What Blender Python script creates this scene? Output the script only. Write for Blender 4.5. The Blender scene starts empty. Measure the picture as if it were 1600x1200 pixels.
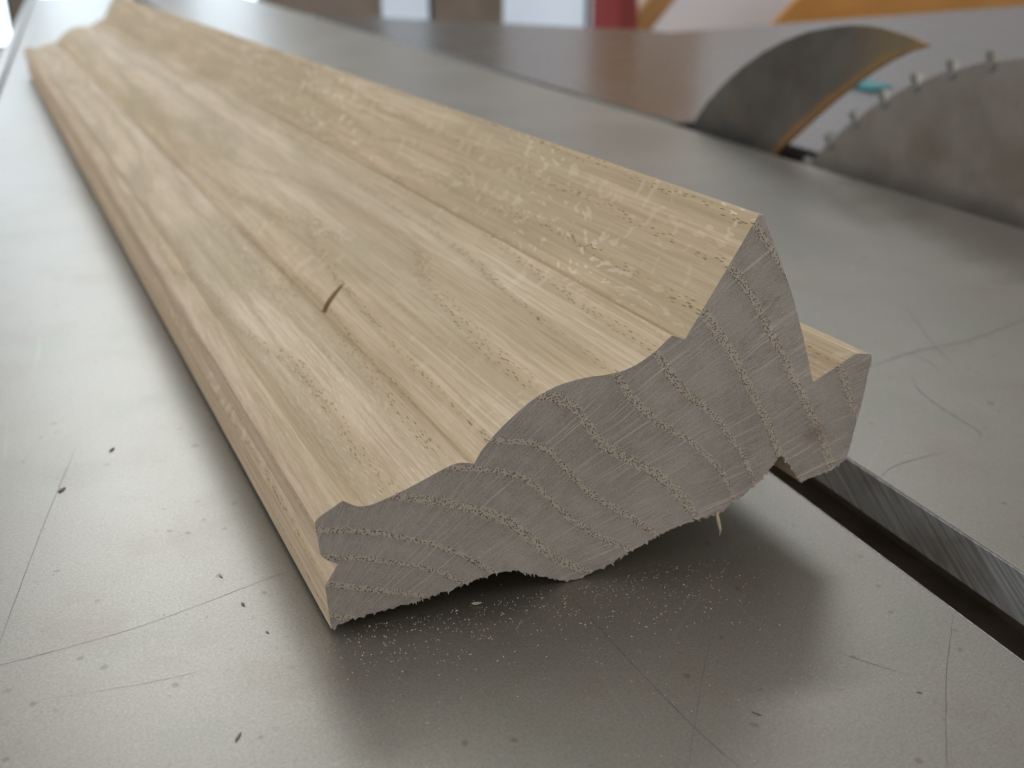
import bpy, bmesh, math, random
import numpy as np
from mathutils import Vector, Matrix
random.seed(7)
MM = 0.001
scene = bpy.context.scene
COL = scene.collection

# ------------------------------------------------------------------ camera
cam_d = bpy.data.cameras.new("camera")
cam = bpy.data.objects.new("camera", cam_d); COL.objects.link(cam)
cam.location = (0, 0, 0.120)
cam.rotation_euler = (math.radians(90 - 23.449), 0, math.radians(-22.264))
cam_d.sensor_fit = 'HORIZONTAL'; cam_d.sensor_width = 36.0; cam_d.lens = 36.0
cam_d.clip_start = 0.005; cam_d.clip_end = 60
cam_d.dof.use_dof = True
cam_d.dof.focus_distance = 0.196
cam_d.dof.aperture_fstop = 17.0
scene.camera = cam

# ------------------------------------------------------------------ light
world = bpy.data.worlds.new("World"); scene.world = world
world.use_nodes = True
bg = world.node_tree.nodes["Background"]
bg.inputs[0].default_value = (1.0, 0.97, 0.935, 1); bg.inputs[1].default_value = 0.39

def area_lamp(name, loc, target, sx, sy, power, color):
    l = bpy.data.lights.new(name, 'AREA'); l.shape = 'RECTANGLE'
    l.size = sx; l.size_y = sy; l.energy = power; l.color = color
    o = bpy.data.objects.new(name, l); COL.objects.link(o)
    o.location = loc
    o.rotation_euler = (Vector(target) - Vector(loc)).to_track_quat('-Z', 'Y').to_euler()
    return o
# high window band behind the saw (the shop's main daylight), then the softer roof light overhead
area_lamp("rear_window_light", (0.10, 3.6, 2.0), (0.05, 0.2, 0), 0.80, 1.5, 22, (0.92, 0.965, 1.0))
area_lamp("side_window_light", (-2.4, 1.3, 1.25), (0.05, 0.3, 0), 1.7, 1.3, 33, (0.97, 0.98, 1.0))
area_lamp("doorway_light", (2.1, -0.5, 0.95), (0.1, 0.2, 0), 1.1, 1.3, 18, (1.0, 0.96, 0.90))
area_lamp("roof_light", (-0.1, 1.1, 2.4), (0.0, 0.6, 0), 2.4, 2.2, 9, (1.0, 0.99, 0.97))
area_lamp("wall_fill", (2.6, 3.2, 2.7), (2.7, 4.5, -0.3), 1.6, 0.3, 42, (0.92, 0.96, 1.0))  # added fill out of view, only there to brighten the back wall

scene.view_settings.view_transform = 'Standard'
scene.view_settings.look = 'None'
scene.view_settings.exposure = 0.0
scene.view_settings.gamma = 1.0
scene.view_settings.use_curve_mapping = False
scene.render.engine = 'CYCLES'

# ------------------------------------------------------------------ helpers
def tag(o, label=None, cat=None, group=None, kind=None):
    if label: o["label"] = label
    if cat: o["category"] = cat
    if group: o["group"] = group
    if kind: o["kind"] = kind
    return o
def link(name, mesh, mat=None, parent=None, loc=None, rot=None):
    o = bpy.data.objects.new(name, mesh); COL.objects.link(o)
    if mat is not None and not mesh.materials: mesh.materials.append(mat)
    if parent: o.parent = parent
    if loc is not None: o.location = loc
    if rot is not None: o.rotation_euler = rot
    return o
def empty(name, loc=(0, 0, 0), rz=0):
    o = bpy.data.objects.new(name, None); COL.objects.link(o)
    o.location = loc; o.rotation_euler = (0, 0, rz); o.empty_display_size = 0.02
    return o
def from_bm(name, bm, mat, parent=None, smooth=None, **k):
    bmesh.ops.recalc_face_normals(bm, faces=bm.faces)
    me = bpy.data.meshes.new(name); bm.to_mesh(me); bm.free()
    if smooth is not None:
        for p in me.polygons: p.use_smooth = True
        me.set_sharp_from_angle(angle=math.radians(smooth))
    return link(name, me, mat, parent, **k)
def box_bm(x0, x1, y0, y1, z0, z1, bev=0, bm=None, seg=2):
    b = bmesh.new()
    r = bmesh.ops.create_cube(b, size=1)
    for v in b.verts:
        v.co = Vector((x0 + (v.co.x + .5) * (x1 - x0), y0 + (v.co.y + .5) * (y1 - y0), z0 + (v.co.z + .5) * (z1 - z0)))
    if bev: bmesh.ops.bevel(b, geom=list(b.edges), offset=bev, segments=seg, affect='EDGES', profile=.5)
    return b
def prism_bm(pts, axis, a, b, bev=0):
    """extrude a 2-D outline: axis 'x' -> pts are (y,z); 'y' -> (x,z); 'z' -> (x,y)"""
    bm = bmesh.new()
    def mk(p, t):
        return {'x': (t, p[0], p[1]), 'y': (p[0], t, p[1]), 'z': (p[0], p[1], t)}[axis]
    A = [bm.verts.new(mk(p, a)) for p in pts]; B = [bm.verts.new(mk(p, b)) for p in pts]
    bm.faces.new(A); bm.faces.new(B[::-1])
    n = len(pts)
    for i in range(n):
        bm.faces.new((A[i], A[(i + 1) % n], B[(i + 1) % n], B[i]))
    bmesh.ops.recalc_face_normals(bm, faces=bm.faces)
    if bev:
        bmesh.ops.bevel(bm, geom=list(bm.edges), offset=bev, segments=2, affect='EDGES', profile=.5)
    return bm

# ------------------------------------------------------------------ node helper
class NT:
    def __init__(s, name):
        s.m = bpy.data.materials.new(name); s.m.use_nodes = True
        s.t = s.m.node_tree; s.n = s.t.nodes
        s.b = s.n["Principled BSDF"]
    def node(s, typ, **kw):
        n = s.n.new(typ)
        for k, v in kw.items(): setattr(n, k, v)
        return n
    def put(s, sock, v):
        if isinstance(v, bpy.types.NodeSocket): s.t.links.new(v, sock)
        elif v is not None:
            if hasattr(sock, "default_value"):
                try: sock.default_value = v
                except Exception:
                    if isinstance(v, (tuple, list)) and len(v) == 3: sock.default_value = (*v, 1)
                    else: sock.default_value = (v, v, v)
    def math(s, op, a, b=None, c=None, clamp=False):
        n = s.node("ShaderNodeMath", operation=op, use_clamp=clamp)
        s.put(n.inputs[0], a)
        if b is not None: s.put(n.inputs[1], b)
        if c is not None: s.put(n.inputs[2], c)
        return n.outputs[0]
    def vec(s, x, y, z):
        n = s.node("ShaderNodeCombineXYZ")
        s.put(n.inputs[0], x); s.put(n.inputs[1], y); s.put(n.inputs[2], z)
        return n.outputs[0]
    def obj(s):
        return s.node("ShaderNodeTexCoord").outputs["Object"]
    def sep(s, v):
        n = s.node("ShaderNodeSeparateXYZ"); s.put(n.inputs[0], v); return n.outputs
    def vmul(s, v, k):
        n = s.node("ShaderNodeVectorMath", operation='MULTIPLY'); s.put(n.inputs[0], v); n.inputs[1].default_value = k
        return n.outputs[0]
    def noise(s, v, scale=1, detail=3, rough=.55, dist=0, dims='3D'):
        n = s.node("ShaderNodeTexNoise", noise_dimensions=dims)
        s.put(n.inputs["Vector"], v); n.inputs["Scale"].default_value = scale
        n.inputs["Detail"].default_value = detail; n.inputs["Roughness"].default_value = rough
        n.inputs["Distortion"].default_value = dist
        return n.outputs["Fac"]
    def voro(s, v, scale=1, rnd=1):
        n = s.node("ShaderNodeTexVoronoi"); s.put(n.inputs["Vector"], v); n.inputs["Scale"].default_value = scale
        n.inputs["Randomness"].default_value = rnd
        return n.outputs["Distance"], n.outputs["Color"]
    def step(s, v, lo, hi, a=0., b=1.):
        n = s.node("ShaderNodeMapRange", interpolation_type='SMOOTHSTEP')
        s.put(n.inputs[0], v); n.inputs[1].default_value = lo; n.inputs[2].default_value = hi
        n.inputs[3].default_value = a; n.inputs[4].default_value = b
        return n.outputs[0]
    def mix(s, f, a, b, blend='MIX'):
        n = s.node("ShaderNodeMix", data_type='RGBA', blend_type=blend)
        s.put(n.inputs[0], f); s.put(n.inputs[6], a if not isinstance(a, tuple) else (*a, 1)); s.put(n.inputs[7], b if not isinstance(b, tuple) else (*b, 1))
        return n.outputs[2]
    def bump(s, h, strength=.3, dist=.0002, normal=None):
        n = s.node("ShaderNodeBump"); s.put(n.inputs["Height"], h)
        n.inputs["Strength"].default_value = strength; n.inputs["Distance"].default_value = dist
        if normal is not None: s.put(n.inputs["Normal"], normal)
        return n.outputs[0]
    def out(s, color=None, rough=None, metal=None, normal=None, spec=None):
        s.put(s.b.inputs["Base Color"], color); s.put(s.b.inputs["Roughness"], rough)
        s.put(s.b.inputs["Metallic"], metal); s.put(s.b.inputs["Normal"], normal)
        if spec is not None: s.put(s.b.inputs["Specular IOR Level"], spec)
        return s.m

# ------------------------------------------------------------------ materials
def mat_oak(name, end):
    """one solid oak: growth rings (attribute 'ring'), vessels, rays and fibre are 3-D fields, sliced by whatever face shows"""
    T = NT(name)
    P = T.obj(); x, y, z = T.sep(P)
    ring = T.node("ShaderNodeAttribute", attribute_name="ring").outputs["Fac"]
    # slow wander of the rings along the length, none at the sawn end itself
    ramp = T.step(y, 0.004, 0.11)
    w = T.math('SUBTRACT', T.noise(T.vmul(P, (22, 5.0, 22)), 1, 2, .5), .5)
    w2 = T.math('SUBTRACT', T.noise(T.vmul(P, (60, 14, 60)), 1, 2, .5), .5)
    wander = T.math('MULTIPLY', T.math('ADD', T.math('MULTIPLY', w, 3.4), T.math('MULTIPLY', w2, 0.8)), ramp)
    slope = T.math('MULTIPLY', y, -1.6)
    fine = T.math('MULTIPLY', T.math('SUBTRACT', T.noise(T.vmul(P, (420, 40, 420)), 1, 3, .6), .5), .11)
    n = T.math('ADD', T.math('ADD', ring, wander), T.math('ADD', fine, slope))
    d = T.math('ABSOLUTE', T.math('SUBTRACT', n, T.math('ROUND', n)))
    early = T.step(d, .068, .112, 1., 0.) if end else T.step(d, .07, .13, 1., 0.)
    late_dark = T.step(T.math('FRACT', n), .55, .95)
    # radial coordinates about the pith
    dx = T.math('ADD', x, 13 * MM); dz = T.math('ADD', z, 12.4 * MM)
    th = T.math('ARCTAN2', dz, dx)
    rho = T.math('SQRT', T.math('ADD', T.math('MULTIPLY', dx, dx), T.math('MULTIPLY', dz, dz)))
    thw = T.math('ADD', th, T.math('MULTIPLY', T.math('SUBTRACT', T.noise(T.vmul(P, (50, 18, 50)), 1, 2, .5), .5), .035 if end else .10))
    # vessels
    pv = T.vec(T.math('MULTIPLY', x, 1 / ((.42 if end else .40) * MM)), T.math('MULTIPLY', y, 1 / (3.0 * MM)), T.math('MULTIPLY', z, 1 / ((.42 if end else .40) * MM)))
    vd, vc = T.voro(pv, 1)
    pore = T.math('MULTIPLY', T.step(vd, .27, .42, 1., 0.) if end else T.step(vd, .17, .33, 1., 0.), early)
    brk = T.noise(T.vmul(P, (150, 45, 150)), 1, 2, .5)
    if not end: pore = T.math('MULTIPLY', pore, T.step(brk, .30, .50))
    # rays: thin radial sheets
    rv = T.vec(T.math('MULTIPLY', thw, 280 if end else 200), T.math('MULTIPLY', rho, 45 if end else 85), T.math('MULTIPLY', y, 260))
    rn = T.noise(rv, 1, 1.5, .5)
    rv2 = T.vec(T.math('MULTIPLY', thw, 700), T.math('MULTIPLY', rho, 70), T.math('MULTIPLY', y, 110))
    rn2 = T.noise(rv2, 1, 2, .5)
    if end:
        ray = T.step(rn, .60, .67)
        ray2 = T.step(rn2, .48, .70)
        big = T.noise(T.vmul(P, (45, 45, 45)), 1, 3, .55)
        base = T.mix(T.step(big, .3, .7), (0.395, 0.359, 0.334), (0.537, 0.490, 0.447))
        hat = T.noise(T.vec(T.math('MULTIPLY', th, 900), T.math('MULTIPLY', rho, 260), 0), 1, 2, .6)
        patch = T.step(T.noise(T.vmul(P, (95, 95, 95)), 1, 3, .6), .42, .62, .25, 1.)
        base = T.mix(T.math('MULTIPLY', T.step(hat, .40, .58, .62, 0.), patch), base, (0.226, 0.192, 0.169))
        base = T.mix(T.math('MULTIPLY', ray2, .42), base, (0.678, 0.605, 0.542))
        base = T.mix(T.math('MULTIPLY', late_dark, .30), base, (0.282, 0.243, 0.215))
        base = T.mix(T.math('MULTIPLY', early, .55), base, (0.746, 0.638, 0.520))
        base = T.mix(T.math('MULTIPLY', ray, .62), base, (0.746, 0.667, 0.599))
        base = T.mix(T.math('MULTIPLY', pore, .85), base, (.125, .095, .072))
        # warm stains, a scorch beside the rebate
        st = T.noise(T.vmul(P, (120, 120, 120)), 1, 3, .6)
        base = T.mix(T.step(st, .60, .76, 0, .30), base, (0.350, 0.260, 0.186))
        sx = T.math('MULTIPLY', T.math('SUBTRACT', x, .1045), 220); sz = T.math('MULTIPLY', T.math('SUBTRACT', z, .0235), 330)
        sd = T.math('SQRT', T.math('ADD', T.math('MULTIPLY', sx, sx), T.math('MULTIPLY', sz, sz)))
        base = T.mix(T.step(T.math('ADD', sd, T.math('MULTIPLY', hat, .8)), .5, 1.5, .6, 0.), base, (.22, .15, .10))
        speck = T.noise(T.vmul(P, (2600, 2600, 2600)), 1, 2, .6)
        base = T.mix(T.step(speck, .3, .7, 0., .30), base, (0.678, 0.610, 0.554))
        h = T.math('SUBTRACT', T.math('MULTIPLY', hat, .6), T.math('MULTIPLY', pore, 1.6))
        h = T.math('ADD', h, T.math('MULTIPLY', speck, .35))
        nb = T.bump(h, .8, .0004)
        return T.out(base, .82, 0., nb, .25)
    # long-grain faces
    ray = T.step(rn, .575, .655)
    zone = T.step(T.noise(T.vmul(P, (26, 9, 26)), 1, 2, .5), .40, .60)
    quarter = T.step(x, .066, .074, .38, 1.)   # only the steep right-hand slope is cut close to the rays
    ray = T.math('MULTIPLY', T.math('MULTIPLY', ray, T.math('ADD', T.math('MULTIPLY', zone, .75), .25)), quarter)
    big = T.noise(T.vmul(P, (30, 6, 30)), 1, 3, .55)
    base = T.mix(T.step(big, .35, .65), (.600, .486, .330), (.668, .556, .405))
    grn = T.noise(T.vmul(P, (48, 7, 48)), 1.0, 2, .5)
    base = T.mix(T.step(grn, .47, .62, 0, .65), base, (.445, .372, .238))
    pnk = T.noise(T.vmul(P, (40, 5, 55)), 1.7, 2, .5)
    base = T.mix(T.step(pnk, .50, .66, 0, .30), base, (.56, .405, .295))
    base = T.mix(T.step(T.math('ADD', x, T.math('MULTIPLY', big, .004)), .000, .0065, .55, 0.), base, (.57, .425, .325))
    fib = T.noise(T.vmul(P, (1500, 42, 1500)), 1, 3, .6)
    base = T.mix(T.step(fib, .38, .66, 0., .42), base, (.33, .245, .145))
    fib2 = T.noise(T.vmul(P, (330, 11, 330)), 1, 3, .6)
    base = T.mix(T.step(fib2, .46, .70, 0., .42), base, (.36, .27, .155))
    fib3 = T.noise(T.vmul(P, (720, 3.5, 720)), 1, 4, .65)
    base = T.mix(T.step(fib3, .50, .64, 0., .40), base, (.37, .28, .165))
    base = T.mix(T.math('MULTIPLY', early, .50), base, (.50, .385, .235))
    base = T.mix(T.math('MULTIPLY', late_dark, .36), base, (.365, .295, .185))
    base = T.mix(T.math('MULTIPLY', ray, .72), base, (.78, .68, .54))
    base = T.mix(T.math('MULTIPLY', pore, .85), base, (.10, .060, .030))
    h = T.math('SUBTRACT', T.math('MULTIPLY', fib, .35), T.math('MULTIPLY', pore, 1.2))
    # faint cutter ripple from the moulder
    rip = T.math('SINE', T.math('MULTIPLY', T.math('ADD', y, T.math('MULTIPLY', fib2, .0006)), 2 * math.pi / .0021))
    h = T.math('ADD', h, T.math('MULTIPLY', rip, .05))
    nb = T.bump(h, .35, .00022)
    ro = T.step(ray, 0, 1, .62, .50)
    return T.out(base, ro, 0., nb, .25)

def mat_table(name, tint=(.330, .318, .285), rough=.39, metal=.86, stain=1.0):
    T = NT(name); P = T.obj()
    a = T.noise(P, 9, 4, .6); b = T.noise(P, 38, 5, .65); c = T.noise(P, 1900, 2, .6); g = T.noise(P, 620, 3, .6)
    base = T.mix(T.step(a, .3, .7), tuple(t * .94 for t in tint), tuple(t * 1.06 for t in tint))
    base = T.mix(T.step(b, .50, .70, 0, .34 * stain), base, (.29, .245, .21))
    gr = T.noise(T.vmul(P, (21, 21, 21)), 1.3, 3, .6)
    base = T.mix(T.step(gr, .52, .70, 0, .38 * stain), base, (.26, .285, .24))
    base = T.mix(T.step(c, .30, .70, .42, 0.), base, (.20, .18, .15))
    c2 = T.noise(P, 850, 3, .7)
    base = T.mix(T.step(c2, .52, .80, 0., .35), base, (.42, .41, .37))
    base = T.mix(T.step(g, .56, .76, 0, .38), base, (.23, .20, .155))
    # rare dark flecks and pits
    vd, vc = T.voro(T.vmul(P, (1, 1, 1)), 62)
    sep = T.sep(vc)
    fl = T.math('MULTIPLY', T.step(T.math('ADD', vd, T.math('MULTIPLY', b, .08)), .07, .13, 1, 0), T.step(sep[0], .72, .74))
    base = T.mix(T.math('MULTIPLY', fl, .5 * stain), base, (.13, .115, .09))
    vd2, vc2 = T.voro(T.vmul(P, (1, 1, 1)), 260)
    fl2 = T.math('MULTIPLY', T.step(T.math('ADD', vd2, T.math('MULTIPLY', c2, .25)), .22, .36, 1, 0), T.step(T.sep(vc2)[0], .86, .90))
    base = T.mix(T.math('MULTIPLY', fl2, .55 * stain), base, (.17, .15, .115))
    # hairline scuffs running every way
    sc = T.noise(T.vmul(P, (340, 13, 1)), 1, 2, .5)
    node = T.node("ShaderNodeVectorRotate", rotation_type='Z_AXIS'); T.put(node.inputs["Vector"], P); node.inputs["Angle"].default_value = .9
    sc2 = T.noise(T.vmul(node.outputs[0], (420, 10, 1)), 1, 2, .5)
    sm = T.math('MAXIMUM', T.step(sc, .68, .76), T.step(sc2, .69, .77))
    base = T.mix(T.math('MULTIPLY', sm, .08 * stain), base, (.60, .59, .54))
    r = T.math('ADD', T.step(a, .3, .7, rough - .01, rough + .02), T.math('MULTIPLY', b, .04))
    nb = T.bump(T.math('ADD', T.math('MULTIPLY', c, .6), T.math('MULTIPLY', g, .4)), .05, .0002)
    return T.out(base, r, metal, nb)

def mat_plain(name, c1, c2, rough=.6, metal=0., scale=20, stretch=(1, 1, 1), bump=.1):
    T = NT(name); P = T.vmul(T.obj(), stretch)
    n = T.noise(P, scale, 5, .6)
    base = T.mix(T.step(n, .3, .7), c1, c2)
    return T.out(base, rough, metal, T.bump(n, bump, .001))

def mat_milled(name):
    T = NT(name); P = T.obj()
    node = T.node("ShaderNodeVectorRotate", rotation_type='X_AXIS'); T.put(node.inputs["Vector"], P); node.inputs["Angle"].default_value = 1.0
    s1 = T.noise(T.vmul(node.outputs[0], (1, 1400, 30)), 1, 3, .6)
    s2 = T.noise(T.vmul(node.outputs[0], (1, 260, 4)), 1, 2, .5)
    base = T.mix(T.step(s1, .35, .65), (.30, .31, .32), (.52, .535, .55))
    base = T.mix(T.step(s2, .64, .70, 0, .6), base, (.72, .72, .70))
    grime = T.step(T.noise(P, 60, 3, .6), .45, .75, 0, .5)
    base = T.mix(grime, base, (.17, .13, .08))
    return T.out(base, .5, .35, T.bump(s1, .25, .0002))

def mat_blade(name, dark):
    T = NT(name); P = T.obj(); x, y, z = T.sep(P)
    r = T.math('SQRT', T.math('ADD', T.math('MULTIPLY', y, y), T.math('MULTIPLY', z, z)))
    a = T.noise(P, 14, 5, .65); b = T.noise(P, 45, 4, .6)
    c1, c2 = ((.085, .080, .072), (.15, .14, .125)) if dark else ((.18, .16, .135), (.27, .25, .22))
    base = T.mix(T.step(a, .35, .65), c1, c2)
    base = T.mix(T.step(b, .52, .72, 0, .5), base, (.16, .105, .06) if not dark else (.16, .10, .05))
    cir = T.noise(T.vec(T.math('MULTIPLY', r, 900), 0, 0), 1, 2, .5)
    base = T.mix(T.step(cir, .3, .7, .18, 0), base, (.07, .06, .05))
    if not dark:  # the ground rim is cleaner than the resin-stained body
        base = T.mix(T.step(r, .190, .232, 0., .45), base, (.27, .255, .235))
    if dark:      # rusty, resin-stained inner edge facing the teeth
        d2 = T.math('SQRT', T.math('ADD', T.math('POWER', T.math('ADD', y, .2668), 2.), T.math('POWER', T.math('ADD', z, .2534), 2.)))
        st = T.math('ADD', d2, T.math('MULTIPLY', b, .012))
        rust = T.step(st, .3575, .3640, 1., 0.)
        base = T.mix(T.math('MULTIPLY', rust, .8), base, (.33, .17, .055))
        tip = T.step(T.math('ADD', y, T.math('MULTIPLY', a, .03)), -.098, -.055, 1., 0.)
        base = T.mix(T.math('MULTIPLY', tip, .55), base, (.26, .19, .095))
    return T.out(base, .42 if dark else .40, .65 if dark else .55, T.bump(b, .06, .0005))

def mat_glow(name, c, s):
    T = NT(name)
    n = T.noise(T.obj(), 1.7, 3, .5)
    col = T.mix(T.step(n, .3, .7), tuple(k * .85 for k in c), c)
    T.put(T.b.inputs["Base Color"], (0.05, 0.05, 0.05)); T.put(T.b.inputs["Emission Color"], col)
    T.b.inputs["Emission Strength"].default_value = s
    return T.m

OAK = mat_oak("oak_long_grain", False)
OAK_END = mat_oak("oak_end_grain", True)
TABLE = mat_table("anodised_table")
CAST = mat_table("cast_iron_table", (.125, .123, .12), .24, .6, .35)
MILLED = mat_milled("milled_aluminium")
SLOTDARK = mat_plain("slot_grime", (.22, .18, .14), (.32, .265, .21), .5, .3, 70)
KNIFE = mat_blade("riving_knife_steel", True)
BLADE = mat_blade("saw_blade_steel", False)
CARBIDE = mat_plain("carbide", (.15, .15, .14), (.24, .235, .22), .45, .6, 400)
GAPDARK = mat_plain("gap_black", (.025, .022, .018), (.05, .045, .038), .8, 0, 60)
GREEN = mat_plain("green_paint", (.02, .06, .03), (.035, .085, .045), .5, 0, 60)
TEAL = mat_plain("teal_plastic", (.0, .16, .19), (.0, .20, .23), .45, 0, 60)
SCRATCH = mat_plain("scratch_graphite", (.045, .042, .035), (.10, .095, .08), .9, 0, 900)
FIBRE = mat_plain("torn_fibre", (.36, .31, .265), (.46, .40, .35), .9, 0, 900)
CHECK = mat_plain("check_interior", (.030, .020, .013), (.055, .037, .024), .95, 0, 900)
CHIP = mat_plain("chip_wood", (.46, .36, .22), (.58, .47, .31), .8, 0, 500)
CHIPD = mat_plain("chip_dark_wood", (.17, .14, .09), (.27, .225, .15), .8, 0, 500)
DUST = mat_plain("sawdust", (.62, .55, .43), (.76, .70, .58), .9, 0, 900)
WALL = mat_plain("white_wall", (.74, .75, .80), (.82, .83, .87), .85, 0, 1.2)
RED = mat_plain("red_post_paint", (.26, .030, .030), (.33, .045, .042), .5, 0, 9)
PINE = mat_plain("pine_board", (.42, .22, .075), (.52, .29, .11), .55, 0, 3, (1, 6, 6))
ORANGE = mat_plain("orange_ply", (.55, .255, .055), (.66, .33, .085), .5, 0, 2.2, (1, 1, 5))
FLOOR = mat_plain("shop_floor", (.19, .105, .055), (.25, .145, .08), .7, 0, 4)
FRAME = mat_plain("dark_frame", (.055, .05, .05), (.09, .085, .08), .6, 0, 6)
BROWN = mat_plain("grey_brown_boarding", (.20, .17, .14), (.28, .24, .20), .8, 0, 5)
GLOW = mat_glow("daylight_pane", (.72, .86, 1.0), 4.2)
GLOW_DIM = mat_glow("frosted_pane", (.78, .88, 1.0), 0.65)

# ------------------------------------------------------------------ the surface: sliding table of a panel saw
TX0, TX1, TY0, TY1 = -.063, .385, -.35, 2.75
S0, S1 = .1428, .1658           # T-slot mouth
table = empty("sliding_table", (0, 0, 0))
tag(table, "grey metal sliding table of the panel saw with a long slot, under the moulding", "saw table")
from_bm("table_plate", box_bm(TX0, S0, TY0, TY1, -.0113, 0, .00035), TABLE, table)
from_bm("table_plate", box_bm(S1, TX1, TY0, TY1, -.0113, 0, .00035), TABLE, table)
slot = empty("slot_channel"); slot.parent = table
ch = prism_bm([(S0 - .012, -.0113), (S0 - .012, -.023), (S1 + .012, -.023), (S1 + .012, -.0113), (S1 + .0135, -.0113), (S1 + .0135, -.0245), (S0 - .0135, -.0245), (S0 - .0135, -.0113)], 'y', TY0 + .001, TY1 - .001)
bpy.data.objects.remove(slot)
slot = from_bm("slot_channel", ch, SLOTDARK, table)
for xx, sg in ((S0, 1), (S1, -1)):      # milled lips lining the slot mouth, proud by a hair
    from_bm("slot_lip", box_bm(min(xx, xx + sg * .0004), max(xx, xx + sg * .0004), TY0 + .002, TY1 - .002, -.0112, -.0003), MILLED, table)
from_bm("edge_rail", box_bm(-.0785, -.0665, TY0, TY1, -.020, -.0005, .0015), TABLE, table)
from_bm("edge_groove", box_bm(-.0665, -.063, TY0 + .001, TY1 - .001, -.012, -.006), FRAME, table)
from_bm("table_skirt", box_bm(TX0 + .002, S0 - .016, TY0 + .003, TY1 - .003, -.075, -.0113), FRAME, table)
from_bm("table_skirt", box_bm(S1 + .016, TX1 - .002, TY0 + .003, TY1 - .003, -.075, -.0113), FRAME, table)

def strip(name, pts, w, mat, parent, z=.00006):
    """hair-thin scuff following a smooth line"""
    P = [Vector((p[0] * MM, p[1] * MM)) for p in pts]
    Q = []
    for i in range(len(P) - 1):
        p0 = P[max(i - 1, 0)]; p1 = P[i]; p2 = P[i + 1]; p3 = P[min(i + 2, len(P) - 1)]
        for k in range(8):
            t = k / 8
            Q.append(.5 * ((2 * p1) + (p2 - p0) * t + (2 * p0 - 5 * p1 + 4 * p2 - p3) * t * t + (3 * p1 - p0 - 3 * p2 + p3) * t ** 3))
    Q.append(P[-1])
    bm = bmesh.new(); prev = None
    for i, q in enumerate(Q):
        d = (Q[min(i + 1, len(Q) - 1)] - Q[max(i - 1, 0)]).normalized(); nrm = Vector((-d.y, d.x))
        ww = w * .5 * MM * (.35 + .65 * math.sin(math.pi * min(max((i + .5) / len(Q), 0.04), .96))) * random.uniform(.6, 1.2)
        j = nrm * random.uniform(-.06, .06) * MM
        a = bm.verts.new((*(q + nrm * ww / 2 + j), z)); b = bm.verts.new((*(q - nrm * ww / 2 + j), z))
        if prev: bm.faces.new((prev[0], a, b, prev[1]))
        prev = (a, b)
    o = from_bm(name, bm, mat, parent)
    return o
for pts, w in (
    ([(-42, 171.5), (-28.9, 173.0), (-5.2, 175.4), (21.5, 182.5), (22.8, 182.4)], .16),
    ([(-29.6, 178.0), (-22.6, 219.5), (-14.8, 260.3)], .16),
    ([(210, 226.5), (232.9, 231.2), (258.5, 233.0), (288.8, 240.5), (320, 246)], .45),
    ([(219.0, 217.1), (213.4, 209.0), (210.0, 198.2), (208.8, 187.4), (207.6, 179.3), (204.7, 176.4)], .28),
    ([(166.6, 169.5), (172.6, 172.3), (180.6, 173.4), (190.2, 173.6)], .22),
    ([(141.2, 119.4), (129.1, 108.3), (119.1, 98.1), (108, 86)], .20),
    ([(93.6, 130.8), (86.4, 122.0), (72.8, 104.4)], .12),
    ([(75.4, 152.4), (77.0, 127.7), (79.1, 107.9), (82, 95)], .14),
    ([(260.6, 266.5), (242.6, 233.2), (236.2, 218.3)], .25),
    ([(226, 235), (231, 226), (228, 214)], .25),
    ([(113, 119), (117.5, 113), (121, 108.6)], .14),
    ([(-20, 160), (-5, 158), (6, 157.6)], .10),
):
    strip("scratch", pts, w, SCRATCH, table)

# ------------------------------------------------------------------ fixed table, blade, riving knife
fixed = empty("cast_iron_table", (0, 0, 0))
tag(fixed, "dark polished cast iron table on the far side of the saw blade", "saw table")
from_bm("table_top", prism_bm([(.416, -.3), (.416, .650), (.3940, .652), (.3940, 1.215), (1.9, 1.665), (1.9, -.3)], 'z', -.04, -.0004, .0012), CAST, fixed)
from_bm("table_apron", box_bm(.43, 1.85, -.2, 1.15, -.30, -.0405), FRAME, fixed)
from_bm("insert_strip", box_bm(.3865, .3936, .655, .806, -.02, -.0016), GREEN, fixed)
from_bm("throat_wall", box_bm(.4135, .4158, -.29, .648, -.16, -.004), GAPDARK, fixed)
from_bm("throat_floor", box_bm(.384, .4158, -.29, .648, -.18, -.16), GAPDARK, fixed)

ext = from_bm("outfeed_plate", prism_bm([(.3940, 1.219), (.3940, 2.0), (.445, 1.90), (.80, 1.40), (.80, 1.345)], 'z', -.022, -.003, .001), CAST)
tag(ext, "small pale metal outfeed plate beyond the back edge of the cast iron table", "plate")

# blade
BX, BY, BZ, BR = .400, .3302, -.1608, .238
blade = empty("saw_blade", (BX, BY, BZ))
tag(blade, "large circular saw blade with carbide teeth standing in the table gap", "saw blade")
NTEETH = 60
ph0 = math.atan2(.0463 + .1608, .4488 - .3302)
out = []
for k in range(NTEETH):
    a = ph0 + k * 2 * math.pi / NTEETH
    st = 2 * math.pi / NTEETH
    for da, r in ((.0, BR - .0045), (.02, BR - .0080), (.06, BR - .0082), (.11, BR - .0050), (.30, BR - .0048), (.55, BR - .0046), (.86, BR - .0042), (.999, BR - .0040)):
        out.append((math.cos(a + da * st) * r, math.sin(a + da * st) * r))
plate = prism_bm(out, 'x', -.0016, .0016)
from_bm("blade_plate", plate, BLADE, blade)
tb = box_bm(-.0024, .0024, -.0023, .0023, -.0048, .0048, .0004)
tooth_me = bpy.data.meshes.new("tooth"); tb.to_mesh(tooth_me); tb.free(); tooth_me.materials.append(CARBIDE)
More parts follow.
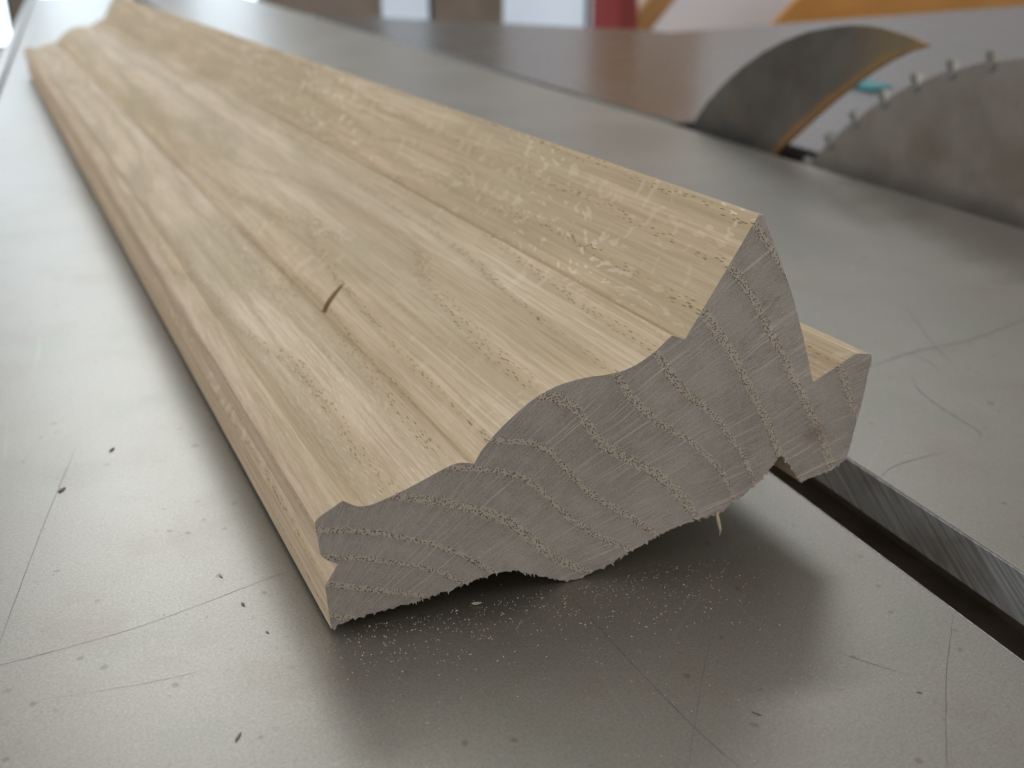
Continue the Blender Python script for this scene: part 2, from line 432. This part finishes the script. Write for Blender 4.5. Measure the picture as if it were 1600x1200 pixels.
for k in range(NTEETH):
    a = ph0 + k * 2 * math.pi / NTEETH - .006
    if math.sin(a) * BR + BZ < -.03: continue
    o = link("tooth", tooth_me, None, blade)
    o.location = (0, math.cos(a) * (BR - .004), math.sin(a) * (BR - .004))
    o.rotation_euler = (a - math.pi / 2, 0, 0)

# riving knife: crescent behind the blade
ko = [(652, -40), (643, -12), (638.8, -3.1), (620.5, 17.1), (602, 31.5), (582.2, 44.3), (560, 56), (538.0, 64.8), (518, 71), (498.0, 74.8), (482, 77), (466.4, 77.6), (453, 77), (441.4, 75.5), (430, 73.6), (421.4, 71.6)]
ki = [(421.6, 70.6), (434, 67), (448.0, 60.6), (460, 54), (470.6, 47.1), (490.1, 33.6), (510.9, 17.6), (524, 7), (536.1, -3.4), (556, -25), (568, -40)]
kp = [((a - 557) * MM, b * MM) for a, b in ko + ki]
knife = from_bm("riving_knife", prism_bm(kp, 'x', -.00125, .00125, .0003), KNIFE)
knife.location = (BX, .557, 0)
tag(knife, "dark steel riving knife with a rusty inner edge curving up behind the saw blade", "riving knife")

tl = from_bm("plastic_strip", prism_bm([(-.018, -.028), (.010, -.022), (.020, .03), (-.008, .026)], 'z', 0, .0035, .0008), TEAL)
tl.location = (.648, .752, 0)
tag(tl, "small teal plastic strip lying on the cast iron table behind the saw blade", "plastic strip")

# ------------------------------------------------------------------ the oak moulding
MAZ = math.radians(-4.2217); SK = math.tan(math.radians(5.5)); LEN = .950
mould = empty("oak_moulding", (28.655 * MM, 159.005 * MM, .00012), -MAZ)
tag(mould, "long pale oak crown moulding with stepped ogee profile lying on the saw table", "moulding")
# outline of the section in mm, (x, z, corner?)  clockwise from the lower left arris
C_, S_ = True, False
left = [(-.16, 1.21, C_), (-.33, 3.88, S_), (-.64, 11.07, C_), (.02, 12.03, S_), (2.0, 15.16, C_), (-.02, 16.46, S_), (-.87, 17.49, S_), (-1.2, 20.81, S_), (-1.49, 24.6, C_), (-1.16, 25.19, S_)]
top = [(-.49, 25.71, S_), (3.8, 28.08, C_), (4.68, 27.37, S_), (6.36, 26.36, S_), (8.21, 26.11, S_), (10.48, 26.56, S_), (14.46, 27.74, S_), (18.0, 29.03, S_), (21.57, 30.45, S_), (24.29, 31.39, S_), (26.14, 31.50, S_), (27.5, 31.15, S_), (28.49, 30.75, C_), (29.77, 33.01, S_), (31.67, 35.18, S_), (33.94, 37.35, S_), (37.21, 39.99, S_), (39.99, 41.87, S_), (42.78, 43.21, S_), (46.1, 44.2, S_), (50.9, 44.75, S_), (54.6, 44.68, S_), (58.33, 44.95, S_), (61.51, 45.98, S_), (64.82, 47.8, S_), (67.01, 49.6, S_), (68.46, 50.75, C_), (71.31, 49.57, C_), (75.13, 55.81, S_), (85.32, 72.67, C_)]
right = [(86.33, 72.46, C_), (90.58, 64.18, S_), (94.47, 56.48, S_), (97.07, 50.26, S_), (99.38, 44.45, S_), (102.44, 35.77, C_), (112.54, 40.74, C_), (116.23, 40.07, C_), (116.82, 38.53, S_), (116.41, 35.07, S_), (115.83, 28.6, S_), (115.18, 24.46, S_), (114.47, 18.4, S_), (113.86, 15.84, C_)]
bot = [(110.48, 13.8, S_), (102.41, 12.23, C_), (96.88, 20.11, C_), (94.78, 17.76, S_), (92.39, 15.15, S_), (90.66, 13.64, S_), (86.23, 10.98, S_), (83.14, 8.98, S_), (76.74, 8.17, S_), (69.42, 6.79, S_), (64.8, 4.98, S_), (61.32, 3.62, S_), (56.73, 1.84, S_), (52.58, .68, S_), (50.0, .10, S_), (47.03, .63, S_), (42.39, 2.68, S_), (38.26, 4.64, S_), (36.36, 5.35, S_), (32.34, 5.73, S_), (27.57, 5.06, S_), (22.73, 4.23, S_), (17.05, 3.45, S_), (10.11, 2.88, S_), (4.18, 2.44, S_), (1.09, 1.76, S_)]
CTRL = left + top + right + bot
nb0 = len(left) + len(top) + len(right)
SEC, SECBOT = [], []           # dense outline, is-bottom flag
NC = len(CTRL)
for i in range(NC):
    p1 = np.array(CTRL[i][:2]); p2 = np.array(CTRL[(i + 1) % NC][:2])
    p0 = np.array(CTRL[i - 1][:2]) if not CTRL[i][2] else 2 * p1 - p2
    p3 = np.array(CTRL[(i + 2) % NC][:2]) if not CTRL[(i + 1) % NC][2] else 2 * p2 - p1
    L = np.linalg.norm(p2 - p1); ns = max(1, int(L / (.45 if i >= nb0 - 1 else .8)))
    for k in range(ns):
        t = k / ns
        q = .5 * (2 * p1 + (p2 - p0) * t + (2 * p0 - 5 * p1 + 4 * p2 - p3) * t * t + (3 * p1 - p0 - 3 * p2 + p3) * t ** 3)
        SEC.append(q); SECBOT.append(i >= nb0 - 1)
SEC = np.array(SEC); SEC[:, 1] = np.maximum(SEC[:, 1], .05)

# growth-ring field fitted to the ring lines visible on the sawn end
RINGS = [[(-0.6, 11.62), (5.42, 9.0), (11.42, 6.78), (17.59, 4.2)], [(-1.12, 17.27), (7.0, 15.37), (15.37, 11.84), (21.56, 8.63), (26.0, 5.05)], [(-1.04, 22.91), (6.17, 21.32), (13.2, 18.38), (20.48, 15.05), (27.39, 10.15), (32.6, 5.66)], [(14.19, 27.0), (22.0, 24.03), (28.22, 21.35), (35.95, 16.87), (41.34, 10.58), (45.53, 5.88), (51.99, 1.58)], [(23.42, 31.15), (33.39, 28.56), (39.21, 25.36), (43.92, 20.19), (48.11, 14.97), (55.3, 8.92), (62.02, 4.33)], [(31.54, 34.94), (39.8, 33.18), (43.75, 30.69), (47.86, 25.06), (52.1, 19.94), (59.37, 14.03), (67.79, 6.89)], [(42.27, 42.93), (47.49, 40.12), (50.21, 37.0), (53.78, 30.92), (59.49, 26.37), (67.61, 21.21), (72.39, 15.81), (77.16, 8.7)], [(57.27, 44.51), (60.23, 39.38), (66.87, 32.78), (74.48, 27.18), (79.31, 22.64), (83.59, 17.34), (86.18, 11.45)], [(65.21, 47.93), (69.07, 42.04), (74.47, 36.39), (80.03, 31.23), (85.18, 24.51), (87.92, 20.28), (90.58, 14.43)], [(75.08, 54.68), (79.88, 48.52), (83.22, 44.0), (87.73, 36.36), (92.44, 28.38), (95.56, 21.87), (99.72, 14.17)], [(80.64, 62.72), (86.36, 55.62), (90.86, 48.37), (96.52, 39.25), (102.49, 29.62), (106.67, 22.89), (110.38, 14.45)], [(86.3, 69.01), (90.43, 64.19), (109.26, 38.05), (114.16, 27.67)]]
cp, cv = [], []
for n_, r_ in enumerate(RINGS):
    for a_, b_ in zip(r_[:-1], r_[1:]):
        for t_ in (0, .5): cp.append((a_[0] * (1 - t_) + b_[0] * t_, a_[1] * (1 - t_) + b_[1] * t_)); cv.append(n_)
    cp.append(r_[-1]); cv.append(n_)
cp = np.array(cp); cv = np.array(cv, float)
def tps(r2): return np.where(r2 > 1e-9, .5 * r2 * np.log(r2 + 1e-12), 0)
D2 = ((cp[:, None] - cp[None]) ** 2).sum(-1)
Nn = len(cp)
K = np.zeros((Nn + 3, Nn + 3)); K[:Nn, :Nn] = tps(D2) + np.eye(Nn) * 6.0
K[:Nn, Nn] = 1; K[:Nn, Nn + 1:] = cp; K[Nn, :Nn] = 1; K[Nn + 1:, :Nn] = cp.T
WT = np.linalg.solve(K, np.concatenate([cv, np.zeros(3)]))
def ringval(P):
    P = np.atleast_2d(P)
    d2 = ((P[:, None] - cp[None]) ** 2).sum(-1)
    return tps(d2) @ WT[:Nn] + WT[Nn] + P @ WT[Nn + 1:]
def set_ring(me):
    co = np.empty(len(me.vertices) * 3); me.vertices.foreach_get("co", co); co = co.reshape(-1, 3)
    at = me.attributes.new("ring", 'FLOAT', 'POINT')
    vals = np.concatenate([ringval(c[:, [0, 2]] / MM) for c in np.array_split(co, max(1, len(co) // 4000))])
    at.data.foreach_set("value", vals.astype(np.float32))

# the sawn end is ragged along the bottom: torn fibres hang there
ENDSEC = SEC.copy()
rs = np.random.RandomState(4)
jag = rs.normal(0, .38, len(SEC)); run = 0
for i in range(len(SEC)):
    if SECBOT[i]:
        jx = jag[i] + (.55 * rs.rand() if rs.rand() < .15 else 0)
        ENDSEC[i, 1] = max(.05, SEC[i, 1] - abs(jx) * .9 + .18)
        ENDSEC[i, 0] = SEC[i, 0] + rs.normal(0, .12)
NS = len(SEC)
ys = [0.0, .0012, .004, .012] + list(np.linspace(.03, LEN - .0005, 46)) + [LEN]
bm = bmesh.new(); rows = []
for k, yv in enumerate(ys):
    S = ENDSEC if k == 0 else SEC
    rows.append([bm.verts.new((p[0] * MM, yv - p[0] * MM * SK, p[1] * MM)) for p in S])
for k in range(len(ys) - 1):
    for i in range(NS):
        j = (i + 1) % NS
        bm.faces.new((rows[k][i], rows[k][j], rows[k + 1][j], rows[k + 1][i]))
# temporary end walls so the check (crack) can be cut by a solid boolean
bm.faces.new(rows[0]); bm.faces.new(rows[-1][::-1])
body = from_bm("moulded_body", bm, OAK, mould)
# drying check across the bead: a thin lens-shaped slit
cut = bmesh.new()
lens = [(28.4, 1.5), (30.0, 1.7), (32.0, 1.5), (33.6, .9), (34.8, .0), (33.6, -.7), (32.0, -1.2), (30.0, -1.4), (28.4, -1.3)]
A = [cut.verts.new((x * MM, (91.5 + w_) * MM, (x * 1.16 - 2.3) * MM)) for x, w_ in lens]
B = [cut.verts.new((v.co.x - 2.6 * MM, v.co.y, v.co.z + 2.4 * MM)) for v in A]
for v in A: v.co += Vector((2.2 * MM, 0, -2.0 * MM))
cut.faces.new(A); cut.faces.new(B[::-1])
for i in range(len(A)): cut.faces.new((A[i], A[(i + 1) % len(A)], B[(i + 1) % len(A)], B[i]))
cutter = from_bm("cutter", cut, CHECK, mould)
bpy.context.view_layer.update()
md = body.modifiers.new("check", 'BOOLEAN'); md.object = cutter; md.operation = 'DIFFERENCE'; md.solver = 'EXACT'
bpy.context.view_layer.update()
ev = body.evaluated_get(bpy.context.evaluated_depsgraph_get())
nm = bpy.data.meshes.new_from_object(ev)
body.modifiers.clear(); body.data = nm
bpy.data.objects.remove(cutter)
b2 = bmesh.new(); b2.from_mesh(nm)
kill = [f for f in b2.faces if len(f.verts) > 200]
bmesh.ops.delete(b2, geom=kill, context='FACES_ONLY')
b2.to_mesh(nm); b2.free()
for p in nm.polygons: p.use_smooth = True
nm.set_sharp_from_angle(angle=math.radians(22))
if not nm.materials: nm.materials.append(OAK)
set_ring(nm)

def end_cap(name, S, yv, mat, flip):
    b = bmesh.new()
    f = b.faces.new([b.verts.new((p[0] * MM, yv - p[0] * MM * SK, p[1] * MM)) for p in S])
    for xx in np.arange(-1, 117, 1.3):
        bmesh.ops.bisect_plane(b, geom=b.verts[:] + b.edges[:] + b.faces[:], plane_co=(xx * MM, 0, 0), plane_no=(1, 0, 0), dist=1e-7)
    for zz in np.arange(.7, 73, 1.3):
        bmesh.ops.bisect_plane(b, geom=b.verts[:] + b.edges[:] + b.faces[:], plane_co=(0, 0, zz * MM), plane_no=(0, 0, 1), dist=1e-7)
    me = bpy.data.meshes.new(name); b.to_mesh(me); b.free()
    set_ring(me)
    return link(name, me, mat, mould)
e0 = end_cap("end_grain_face", ENDSEC, 0.0, OAK_END, False)
e0["label"] = "rough sawn grey end grain with wavy growth rings"
end_cap("end_grain_face", SEC, LEN, OAK_END, True)

# torn fibres at the lower arris of the sawn end
b = bmesh.new()
dens = np.convolve(rs.rand(NS), np.ones(9) / 9, 'same')
for i in range(NS):
    if SECBOT[i] and rs.rand() < (.75 if dens[i] > .54 else .12):
        x0, z0 = ENDSEC[i]; l = rs.uniform(.1, .38) * (2.4 if rs.rand() < .10 else 1); w_ = rs.uniform(.06, .22)
        dy = rs.uniform(-.5, .35); sl = rs.normal(0, .30)
        p = [(x0 - w_, 0.05, z0 + .15), (x0 + w_, .05, z0 + .15), (x0 + w_, .25, z0 + .15), (x0 + sl, dy, max(.03, z0 - l))]
        v = [b.verts.new((q[0] * MM, (q[1]) * MM - x0 * MM * SK, q[2] * MM)) for q in p]
        for f in ((0, 1, 3), (1, 2, 3), (2, 0, 3)): b.faces.new([v[k] for k in f])
fr = from_bm("torn_fibres", b, FIBRE, mould); fr["kind"] = "stuff"

# one long splinter hanging from the lower edge, towards the slot
b = bmesh.new()
pts = [(81.5, -.6, 9.6, .35), (81.7, -1.2, 7.6, .45), (82.1, -1.6, 5.6, .30), (82.0, -1.7, 4.2, .06)]
prev = None
for x0, y0, z0, r0 in pts:
    ringv = [b.verts.new(((x0 + r0 * math.cos(t)) * MM, (y0 + r0 * .5 * math.sin(t)) * MM - x0 * MM * SK, z0 * MM)) for t in np.linspace(0, 2 * math.pi, 6)[:-1]]
    if prev:
        for i in range(5): b.faces.new((prev[i], prev[(i + 1) % 5], ringv[(i + 1) % 5], ringv[i]))
    prev = ringv
from_bm("splinter", b, CHIP, mould)

# ------------------------------------------------------------------ chips and dust on the table
def chip(x, y, l, w, t, rz, mat, label, lift=0., tip=0.):
    b = bmesh.new()
    l *= .7; w *= .65
    prof = [(-.5, .15), (-.3, .8), (.0, 1.), (.25, .75), (.5, .08)]
    up = []; lo = []
    for u, k in prof:
        cz = .25 * l * (u * u) * lift
        row = []
        for s_ in (-1, 1):
            row.append((u * l + random.uniform(-.05, .05) * l, s_ * k * w / 2 * random.uniform(.75, 1.15), cz + tip * (u + .5)))
        up.append(row)
    V = [[b.verts.new((p[0] * MM, p[1] * MM, (p[2] + t * .55) * MM)) for p in r] for r in up]
    U = [[b.verts.new((p[0] * MM, p[1] * MM, (p[2] + .04) * MM)) for p in r] for r in up]
    for i in range(len(prof) - 1):
        b.faces.new((V[i][0], V[i + 1][0], V[i + 1][1], V[i][1])); b.faces.new((U[i][0], U[i][1], U[i + 1][1], U[i + 1][0]))
        b.faces.new((V[i][0], U[i][0], U[i + 1][0], V[i + 1][0])); b.faces.new((V[i][1], V[i + 1][1], U[i + 1][1], U[i][1]))
    b.faces.new((V[0][0], V[0][1], U[0][1], U[0][0])); b.faces.new((V[-1][1], V[-1][0], U[-1][0], U[-1][1]))
    o = from_bm("wood_chip", b, mat, None, loc=(x * MM, y * MM, .00003), rot=(0, 0, math.radians(rz)))
    tag(o, label, "wood chip", "loose wood chips on the saw table")
    return o
chip(57.0, 157.6, 2.8, 1.2, .35, -35, DUST, "pale curled wood chip in the dark shadow just under the moulding's sawn end", .8, .5)
chip(-18.2, 237.8, 3.4, 1.5, .5, 48, CHIPD, "dark seed-like wood chip far left, sitting on a long straight scratch", .2)
chip(-6.2, 255.6, 3.2, 1.2, .4, 55, CHIPD, "small dark wood chip left of the moulding, farthest back of the left ones", .2)
chip(11.8, 186.9, 2.4, .8, .25, -70, CHIP, "thin pale wood chip left of the moulding, just above the long scratch", .3)
chip(14.5, 175.1, 2.0, .9, .25, -75, CHIPD, "brownish wood chip left of the moulding, just below the long scratch", .3)
chip(8.1, 138.3, 3.0, .7, .3, 55, CHIPD, "slim brown wood chip on the bright table at lower left", .2)
chip(17.4, 164.4, 1.3, .6, .2, -70, CHIPD, "tiny dark wood chip beside the lower left corner of the moulding's end", .1)
chip(90.1, 110.8, 2.6, .6, .25, -55, CHIPD, "dark elongated wood chip at lower right, nearest the front edge of the picture", .2)
chip(94.6, 115.9, 1.5, .5, .2, 40, CHIPD, "short dark wood chip just behind the elongated dark one at lower right", .2)
chip(119.3, 104.5, 1.3, .5, .2, -60, CHIPD, "little dark wood chip at far lower right beside a long curved scratch", .2)
chip(70.6, 103.6, 4.6, 1.3, .3, 104, CHIP, "pointed yellow wood sliver poking in at the bottom edge", .1)
chip(86.6, 130.0, 1.1, .5, .2, 20, CHIPD, "speck-sized dark wood chip in the middle of the grey table before the moulding", .1)

# sawdust: sparse pale specks, thicker under the sawn end
verts, faces = [], []
def speck(x, y, s_):
    a = random.uniform(0, 6.28); k = len(verts); e = random.uniform(.8, 2.6) if random.random() < .3 else random.uniform(.8, 1.4)
    for t_, r_ in ((0, e), (1.9, .7), (3.3, e * .8), (4.7, .7)):
        u, v = math.cos(t_) * r_ * s_, math.sin(t_) * r_ * s_
        verts.append(((x + u * math.cos(a) - v * math.sin(a)) * MM, (y + u * math.sin(a) + v * math.cos(a)) * MM, .00004))
    verts.append((x * MM, y * MM, .00004 + s_ * .9 * MM))
    for i in range(4): faces.append((k + i, k + (i + 1) % 4, k + 4))
for _ in range(700):                  # by the sawn end
    t_ = random.random(); d_ = abs(random.gauss(0, 9)) - 2
    speck(28 + t_ * 80 + random.gauss(0, 4), 158 - t_ * 6 - d_, random.uniform(.06, .17))
for _ in range(520):
    x = random.uniform(20, 142); y = random.uniform(88, 170)
    speck(x, y, random.uniform(.05, .13))
for _ in range(240):
    speck(random.uniform(-60, 28), random.uniform(110, 420), random.uniform(.05, .14))
for _ in range(380):
    speck(random.uniform(167, 383), random.uniform(120, 640), random.choice((.08, .1, .14, .2, .3)))
me = bpy.data.meshes.new("sawdust"); me.from_pydata(verts, [], faces); me.update()
tag(link("sawdust", me, DUST), "fine pale sawdust specks scattered over the saw table", "sawdust", None, "stuff")
verts, faces = [], []
for _ in range(130): speck(random.uniform(-60, 140), random.uniform(90, 400), random.uniform(.04, .11))
for _ in range(60): speck(random.uniform(167, 383), random.uniform(120, 500), random.uniform(.05, .14))
me = bpy.data.meshes.new("dark_grit"); me.from_pydata(verts, [], faces); me.update()
tag(link("dark_grit", me, CHIPD), "tiny dark grit and bark crumbs scattered over the saw table", "grit", None, "stuff")

# ------------------------------------------------------------------ blurred shop background
ZF = -.86
fl = from_bm("floor", box_bm(-4, 6, -1, 6, ZF - .1, ZF), FLOOR); tag(fl, "brown workshop floor", "floor", None, "structure")
WY = 4.5
wall = empty("back_wall", (0, WY, ZF)); tag(wall, "white workshop wall behind the saw", "wall", None, "structure")
wins = [(-.62, -.20, .60, 2.0), (-.10, .23, .30, 2.0), (.46, .74, .30, 2.0), (1.24, 1.48, .50, 1.9), (1.80, 2.24, .45, .98)]
cuts = [-4.0]
for a, b_, c, d in wins: cuts += [a, b_]
cuts.append(6.0)
for i in range(0, len(cuts), 2):
    from_bm("wall_panel", box_bm(cuts[i], cuts[i + 1], 0, .12, 0, 2.6), WALL if i in (0, len(cuts) - 2) else BROWN, wall)
for a, b_, c, d in wins:
    from_bm("wall_panel", box_bm(a, b_, .001, .119, 0, c), WALL, wall)
    from_bm("wall_panel", box_bm(a, b_, .001, .119, d, 2.6), WALL, wall)
for i, (a, b_, c, d) in enumerate(wins):
    w = empty("window", (0, WY + .05, ZF))
    tag(w, ["bright leftmost window in the back wall", "bright tall window second from the left in the back wall", "bright tall window third from the left in the back wall", "bright narrow window between the dark cabinet and the red post", "bright rightmost window just left of the red post"][i], "window", "windows in the back wall")
    from_bm("pane", box_bm(a + .012, b_ - .012, .0, .008, c + .012, d - .012), GLOW if i < 3 else GLOW_DIM, w)
    for q in ((a, a + .012, c, d), (b_ - .012, b_, c, d), (a + .012, b_ - .012, c, c + .012), (a + .012, b_ - .012, d - .012, d)):
        from_bm("window_frame", box_bm(q[0], q[1], -.02, .03, q[2], q[3]), FRAME, w)

post = empty("steel_post", (1.762, 3.36, ZF), math.radians(28)); tag(post, "dark red square steel post behind the cast iron table", "post")
from_bm("shaft", box_bm(-.058, .058, -.058, .058, .012, 2.3, .006), RED, post)
from_bm("base_plate", box_bm(-.11, .11, -.11, .11, 0, .012, .003), RED, post)

def board(name, x0, z0, x1, z1, w, t, y, mat, label, cat):
    d = Vector((x1 - x0, 0, z1 - z0)); L = d.length; ang = math.atan2(z1 - z0, x1 - x0)
    b = box_bm(0, L, -t / 2, t / 2, -w / 2, w / 2, .003)
    o = from_bm(name, b, mat, None, loc=(x0, y, z0), rot=(0, -ang, 0))
    return tag(o, label, cat)
board("timber_brace", 1.27, -.83, 2.62, .62, .078, .045, 3.42, PINE, "tan timber batten leaning diagonally beside the red post", "timber")
py = from_bm("plywood_sheet", prism_bm([(-.78, 0), (.335, .975), (2.4, .985), (2.4, 0)], 'y', -.01, .01, .002), ORANGE, loc=(2.845, 3.9, ZF))
tag(py, "large orange plywood offcut with a slanted edge standing against the white wall", "plywood")
pn = from_bm("wooden_panel", box_bm(-.28, .16, -.012, .012, 0, .85, .004), ORANGE, loc=(1.90, 3.275, .24))
tag(pn, "orange brown wooden panel fixed high on the red post", "panel")
cb = from_bm("floor_cabinet", box_bm(-.06, .09, -.15, .15, 0, .85, .01), FRAME, loc=(.235, 3.35, ZF)); tag(cb, "dark cabinet standing behind the far end of the moulding", "cabinet")
